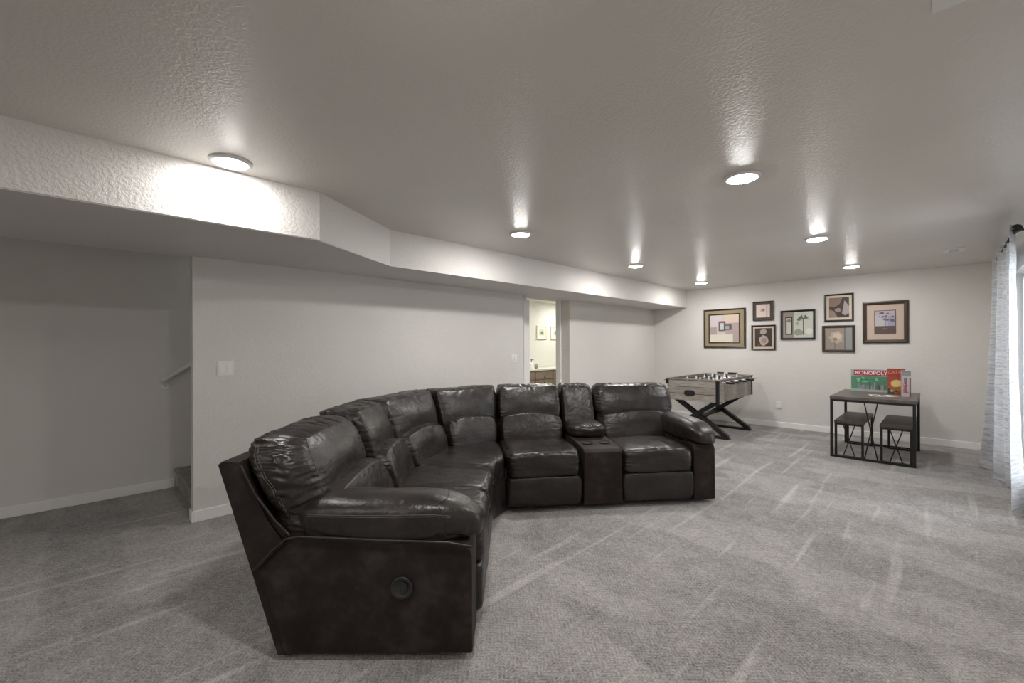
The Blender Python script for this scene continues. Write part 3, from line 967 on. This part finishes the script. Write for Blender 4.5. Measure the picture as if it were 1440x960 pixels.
g3 = empty('block_game_box', (-0.325, 7.08, TZ), 'tall narrow grey and white game box with upright red lettering on the table', 'board game', rotz=math.radians(10))
w3, h3 = 0.041, 0.315
boxb('box', (-w3, w3, 0, 0.082, 0, h3), plain('game_box_silver', srgb(150, 150, 152), 0.45), g3, 0.001)
multi('cover_print', [(rect(-w3, w3, 0, h3), srgb(206, 192, 192)), (rect(-w3, w3, 0.255, h3), srgb(150, 152, 156)), (rect(-w3 + 0.012, w3 - 0.02, 0.276, 0.282), srgb(205, 205, 210)), (rect(w3 - 0.014, w3, 0.0, 0.23), srgb(120, 96, 104)),
      (rect(-0.022, 0.006, 0.17, 0.225), srgb(132, 128, 128))], g3, 0.0)
text_mesh('title_lettering', 'JENGA', 0.052, plain('title_red', srgb(178, 60, 78), 0.4), g3, Matrix.Translation((-0.008, -0.0045, 0.112)) @ RX @ Matrix.Rotation(PI / 2, 4, 'Z'), 0.0012, 0.85)

def small_card(x, y, rz, w, d, col, lab, name='game_card'):
    o = empty(name, (x, y, TZ), lab, 'card', rotz=rz)
    boxb('card', (-w, w, -d, d, 0, 0.003), plain('card_stock', srgb(225, 222, 220), 0.5), o)
    boxb('card_print', (-w * 0.7, w * 0.5, -d * 0.7, d * 0.3, 0.003, 0.0036), plain('card_ink', col, 0.5), o)
small_card(-0.60, 6.98, 0.3, 0.055, 0.10, srgb(30, 30, 34), 'white and black printed leaflet lying on the table before the wide game box')
small_card(-0.48, 7.02, -0.4, 0.06, 0.09, srgb(215, 220, 222), 'plain white leaflet lying on the table before the orange game box')

# ------------------------------------------------------------ framed pictures on the back wall
def picture(x0, x1, z0, z1, label, fcol, fw, matc=None, mw=0.0, inner=None, iw=0.0, shapes=None, wallx=False, name='framed_picture', fw_in=None, group='framed pictures on the back wall'):
    cx_, cz_ = (x0 + x1) / 2, (z0 + z1) / 2
    w, h = (x1 - x0) / 2, (z1 - z0) / 2
    if wallx: p = empty(name, (-7.0, cx_, cz_), label, 'picture', group, rotz=PI / 2)
    else: p = empty(name, (cx_, YB, cz_), label, 'picture', group)
    def ring(nm, W, Hh, t, dfront, dback, mat, bevel=True):
        bm = bmesh.new()
        o = [(-W, -Hh), (W, -Hh), (W, Hh), (-W, Hh)]; i_ = [(-W + t, -Hh + t), (W - t, -Hh + t), (W - t, Hh - t), (-W + t, Hh - t)]
        mid = [((a[0] * 0.65 + b_[0] * 0.35), (a[1] * 0.65 + b_[1] * 0.35)) for a, b_ in zip(o, i_)]
        V = []
        for pts, dd in ((o, dback), (o, dfront + 0.004), (mid, dfront), (i_, dfront + 0.006), (i_, dback)):
            V.append([bm.verts.new((q[0], dd, q[1])) for q in pts])
        for a, b_ in zip(V, V[1:] + V[:1]):
            for k in range(4):
                bm.faces.new((a[k], a[(k + 1) % 4], b_[(k + 1) % 4], b_[k]))
        return obj(nm, bm, mat, p)
    ring('frame', w, h, fw, -0.028, -0.002, plain('frame_finish', fcol, 0.35))
    W, Hh = w - fw, h - fh(fw)
    if matc:
        boxb('mat_board', (-W, W, -0.012, -0.002, -Hh, Hh), plain('mat_paper', matc, 0.7), p)
        W -= mw; Hh -= mw
    if inner:
        ring('inner_frame', W, Hh, iw, -0.022, -0.011, plain('inner_finish', inner, 0.4))
        W -= iw; Hh -= iw
    sh_ = [(rect(-W, W, -Hh, Hh), shapes[0])]
    for pts, col in shapes[1:]:
        sh_.append(([(np.clip(a, -1, 1) * W, np.clip(b_, -1, 1) * Hh) for a, b_ in pts], col))
    multi('artwork', sh_, p, -0.0125)
    return p
def fh(x): return x
DK = (0.022, 0.016, 0.013); DB = (0.045, 0.024, 0.016); BLK = (0.014, 0.013, 0.013)
gold = srgb(150, 134, 104)
def blob(cx, cy, r, n=14, seed=1, sq=1.0):
    rg = random.Random(seed)
    return [(cx + math.cos(2 * PI * i / n) * r * rg.uniform(0.8, 1.15), cy + math.sin(2 * PI * i / n) * r * sq * rg.uniform(0.8, 1.15)) for i in range(n)]
# 1 large abstract with wide gold band
picture(-3.196, -2.474, 1.335, 2.044, 'large picture with wide gold band frame and abstract blocks, leftmost on back wall', DK, 0.026, gold, 0.062, DK, 0.022,
        [srgb(196, 184, 178), (rect(-1, -0.1, 0.2, 1), srgb(198, 188, 190)), (rect(0, 1, 0.4, 1), srgb(206, 186, 168)), (rect(0.1, 1, -1, 0.4), srgb(168, 152, 150)),
         (rect(-1, -0.5, -0.5, 0.1), srgb(160, 148, 146)), (rect(-1, 0.6, -1, -0.45), srgb(212, 206, 192)), (rect(-0.38, 0.1, -0.2, 0.55), srgb(98, 88, 92)), (rect(-0.26, -0.02, -0.1, 0.4), srgb(186, 192, 196)),
         (rect(0.0, 0.52, -0.12, 0.28), srgb(92, 84, 84)), (rect(0.08, 0.35, -0.05, 0.18), srgb(158, 150, 154)), (rect(-0.38, 0.1, 0.46, 0.55), srgb(140, 96, 98))])
picture(-2.357, -2.041, 1.805, 2.136, 'smallest square picture, top of the second column, small red motif', (0.06, 0.05, 0.042), 0.016, srgb(78, 66, 56), 0.038, None, 0,
        [srgb(214, 200, 190), (rect(0.5, 0.62, -1, 1), srgb(70, 52, 46)), (blob(-0.05, 0.1, 0.38, seed=4, sq=0.7), srgb(196, 160, 150)), (blob(0.05, 0.12, 0.2, seed=5, sq=0.6), srgb(150, 78, 76))])
picture(-2.381, -2.011, 1.299, 1.727, 'small dark framed picture of two pale shells, below the smallest one', DK, 0.024, srgb(200, 186, 168), 0.030, None, 0,
        [srgb(58, 46, 42), (blob(-0.0, 0.62, 0.42, seed=7, sq=0.75), srgb(168, 152, 142)), (blob(0.05, -0.28, 0.56, seed=9, sq=1.0), srgb(176, 160, 150)), (blob(0.1, -0.3, 0.3, seed=10), srgb(150, 132, 124)), (blob(-0.5, -0.8, 0.18, seed=3), srgb(82, 68, 62))])
palm = []
for k in range(7):
    t = PI * k / 6
    palm.append(([(0.38, 0.42), (0.38 + 0.22 * math.cos(t), 0.48 + 0.3 * math.sin(t) + 0.02), (0.38 + 0.42 * math.cos(t), 0.34 + 0.34 * math.sin(t)), (0.38 + 0.2 * math.cos(t), 0.40 + 0.2 * math.sin(t))], srgb(88, 92, 82)))
picture(-1.935, -1.451, 1.471, 1.955, 'black framed landscape picture of palm trees in the middle of the group', BLK, 0.03, None, 0, None, 0,
        [srgb(196, 200, 188), (rect(-1, -0.25, -1, 1), srgb(150, 138, 132)), (rect(-0.82, -0.34, -0.76, 0.62), srgb(50, 44, 44)), (rect(-0.74, -0.42, -0.68, 0.54), srgb(190, 192, 182)),
         (blob(-0.58, 0.32, 0.14, seed=2), srgb(120, 124, 112)), (blob(0.05, -0.6, 0.35, seed=12, sq=0.7), srgb(150, 152, 128)), (blob(0.75, -0.5, 0.25, seed=13), srgb(216, 218, 206)), (rect(0.35, 0.41, -0.8, 0.5), srgb(78, 74, 68)),
         (blob(0.1, 0.4, 0.16, seed=15, sq=0.7), srgb(128, 134, 120)), (blob(-0.02, 0.1, 0.14, seed=16), srgb(168, 168, 148))] + palm)
picture(-1.332, -0.966, 1.746, 2.172, 'dark framed picture of leaves with pale mat, top of the fourth column', DK, 0.024, srgb(206, 192, 174), 0.034, None, 0,
        [srgb(64, 50, 46), ([(-1, 0.1), (-1, 1), (0.35, 1), (0.1, 0.4), (-0.4, 0.05)], srgb(132, 108, 100)), (blob(-0.1, -0.25, 0.32, seed=21, sq=0.7), srgb(150, 132, 122)), ([(0.3, -0.6), (0.55, 0.7), (1, 0.1), (1, -0.6), (0.6, -0.8)], srgb(166, 156, 154)),
         ([(-1, -1), (-0.95, -0.15), (-0.5, -0.35), (-0.1, -1)], srgb(140, 124, 114))])
picture(-1.362, -0.951, 1.271, 1.684, 'brown framed picture of a pale flower with blue grey strip, bottom of fourth column', DB, 0.036, None, 0, None, 0,
        [srgb(150, 138, 128), (rect(0.5, 1, -1, 1), srgb(140, 146, 144)), (rect(0.44, 0.5, -1, 1), srgb(92, 84, 80)), (blob(-0.15, 0.15, 0.55, seed=31, n=18), srgb(182, 164, 148)), (blob(-0.1, 0.2, 0.33, seed=32), srgb(206, 190, 176)), (blob(-0.25, -0.05, 0.16, seed=33), srgb(150, 128, 112)), (rect(-0.3, -0.24, -1, -0.3), srgb(120, 108, 96))])
tree = [srgb(176, 168, 178), (rect(-1, 1, -1, -0.35), srgb(84, 68, 66)), (rect(-1, 0.0, -0.35, 0.6), srgb(186, 180, 182)), (rect(0.3, 1, -0.35, 0.5), srgb(150, 152, 174)), (rect(-0.02, 0.06, -0.5, 0.4), srgb(66, 54, 58))]
for k in range(16):
    rg = random.Random(50 + k)
    tree.append((blob(rg.uniform(-0.6, 0.8), rg.uniform(0.0, 0.85), rg.uniform(0.1, 0.22), seed=60 + k, sq=0.45), rg.choice([srgb(96, 84, 96), srgb(120, 106, 116), srgb(110, 98, 106)])))
tree.append((blob(0, -0.6, 0.3, seed=99, sq=0.3), srgb(112, 92, 86)))
picture(-0.864, -0.354, 1.406, 2.019, 'large dark framed picture of a lone tree with wide cream mat, rightmost', DB, 0.05, srgb(196, 176, 160), 0.085, srgb(110, 92, 80), 0.007, tree)

# bathroom pictures and vanity
for i, (y0, y1, lab) in enumerate(((7.83, 8.21, 'white framed small picture on the bathroom wall, left of two'), (8.36, 8.74, 'white framed small picture on the bathroom wall, right of two'))):
    picture(y0, y1, 1.545, 1.88, lab, srgb(214, 210, 190), 0.035, srgb(225, 222, 205), 0.06, None, 0,
            [srgb(190, 192, 180), (blob(0, -0.1, 0.55, seed=70 + i), srgb(120, 126, 118)), (blob(0.2, 0.0, 0.28, seed=75 + i), srgb(92, 98, 92))], wallx=True, group='small pictures in the bathroom')
va = empty('bathroom_vanity', (-6.74, 7.9, 0), 'brown wood bathroom vanity with pale countertop seen through the doorway', 'cabinet')
boxb('body', (-0.25, 0.22, -1.3, 1.2, 0.0, 0.82), 'vanity', va)
boxb('countertop', (-0.25, 0.25, -1.32, 1.22, 0.82, 0.86), plain('pale_stone', (0.68, 0.66, 0.58), 0.3), va, 0.004)
for k in range(4):
    d_ = boxb('drawer', (0.22, 0.24, -1.27 + k * 0.62, -1.27 + k * 0.62 + 0.58, 0.62, 0.80), 'vanity', va, 0.003)
    bm = bmesh.new(); cyl(bm, (0.24, -0.98 + k * 0.62, 0.66), (0.262, -0.98 + k * 0.62, 0.66), 0.008, 0.015, 12)
    obj('knob', bm, 'black', d_, True)
    d_ = boxb('cabinet_door', (0.22, 0.24, -1.27 + k * 0.62, -1.27 + k * 0.62 + 0.58, 0.08, 0.60), 'vanity', va, 0.003)
    bm = bmesh.new(); cyl(bm, (0.24, -0.98 + k * 0.62, 0.55), (0.262, -0.98 + k * 0.62, 0.55), 0.008, 0.015, 12)
    obj('knob', bm, 'black', d_, True)
sd_ = empty('soap_dispenser', (-6.68, 7.30, 0.86), 'white soap dispenser with dark pump on the bathroom counter', 'dispenser')
bm = bmesh.new(); lathe(bm, [(0, 0), (0.042, 0), (0.046, 0.01), (0.046, 0.11), (0.03, 0.135), (0.014, 0.14), (0.014, 0.15), (0, 0.15)], 20); obj('bottle', bm, 'white', sd_, True)
bm = bmesh.new(); cyl(bm, (0, 0, 0.15), (0, 0, 0.20), 0.008, n=10); cyl(bm, (0, 0, 0.20), (0, 0, 0.22), 0.016, n=12); bar(bm, (0, 0, 0.21), (0.05, 0.03, 0.205), 0.012, 0.01); obj('pump', bm, 'black', sd_)
jr = empty('glass_tumbler', (-6.68, 7.46, 0.86), 'small grey green tumbler beside the soap dispenser', 'tumbler')
bm = bmesh.new(); lathe(bm, [(0, 0), (0.036, 0), (0.042, 0.11), (0.038, 0.11), (0.033, 0.006), (0, 0.006)], 20); obj('cup', bm, plain('green_grey_ceramic', (0.25, 0.28, 0.25), 0.3), jr, True)

# ------------------------------------------------------------ curtain and rod
cr = empty('curtain_rod', (0.40, 6.2, 2.28), 'black curtain rod with ball finial at the top right edge', 'curtain rod')
bm = bmesh.new(); cyl(bm, (0, -1.05, 0), (0, 0.93, 0), 0.012, n=14); obj('rod', bm, 'black', cr, True)
for sy, yy in ((-1, -1.05),):
    bm = bmesh.new(); lathe(bm, [(0, -0.034)] + [(0.032 * math.cos(t), 0.032 * math.sin(t)) for t in [(-80 + i * 16) * PI / 180 for i in range(11)]] + [(0, 0.034)], 20)
    f_ = obj('finial', bm, 'black', cr, True); f_.location = (0, yy + sy * 0.03, 0)
for yy in (-0.99, 0.92):
    bm = bmesh.new(); bar(bm, (0, yy, 0), (0.12, yy, 0), 0.014); box(bm, 0.112, 0.12, yy - 0.02, yy + 0.02, -0.05, 0.05); obj('bracket', bm, 'black', cr)

NS, NZ = 150, 60
bm = bmesh.new(); grid = []
def path(s, t):
    """s 0 far end..1 near end; t 0 top..1 bottom"""
    topx, topy = 0.40, 7.12 - s * 1.92
    bx = np.interp(s, [0, 0.3, 0.6, 1.0], [0.30, 0.385, 0.455, 0.44]); by = np.interp(s, [0, 0.3, 0.6, 1.0], [7.32, 6.75, 6.25, 5.25])
    k = t ** 2.2
    return topx * (1 - k) + bx * k, topy * (1 - k) + by * k
for j in range(NZ + 1):
    t = j / NZ; row = []
    for i in range(NS + 1):
        s = i / NS
        x, y = path(s, t)
        amp = (0.030 + 0.030 * t) * (0.75 + 0.4 * math.sin(s * 7))
        ph = (s + 0.05 * math.sin(s * 11)) * 5 * 2 * PI
        x += math.sin(ph + 0.3 * math.sin(3 * t)) * amp + 0.006 * noise.noise(Vector((s * 9, t * 14, 0)))
        y += 0.02 * math.cos(ph)
        x = min(x, 0.500)
        row.append(bm.verts.new((x - 0.40, y - 6.2, 2.335 - t * 2.325)))
    grid.append(row)
for j in range(NZ):
    for i in range(NS):
        bm.faces.new((grid[j][i], grid[j][i + 1], grid[j + 1][i + 1], grid[j + 1][i]))
ctn = obj('curtain', bm, 'curtain', None, True)
ctn.location = (0.40, 6.2, 0)
tag(ctn, 'pale grey wrinkled full length curtain at the right edge', 'curtain')
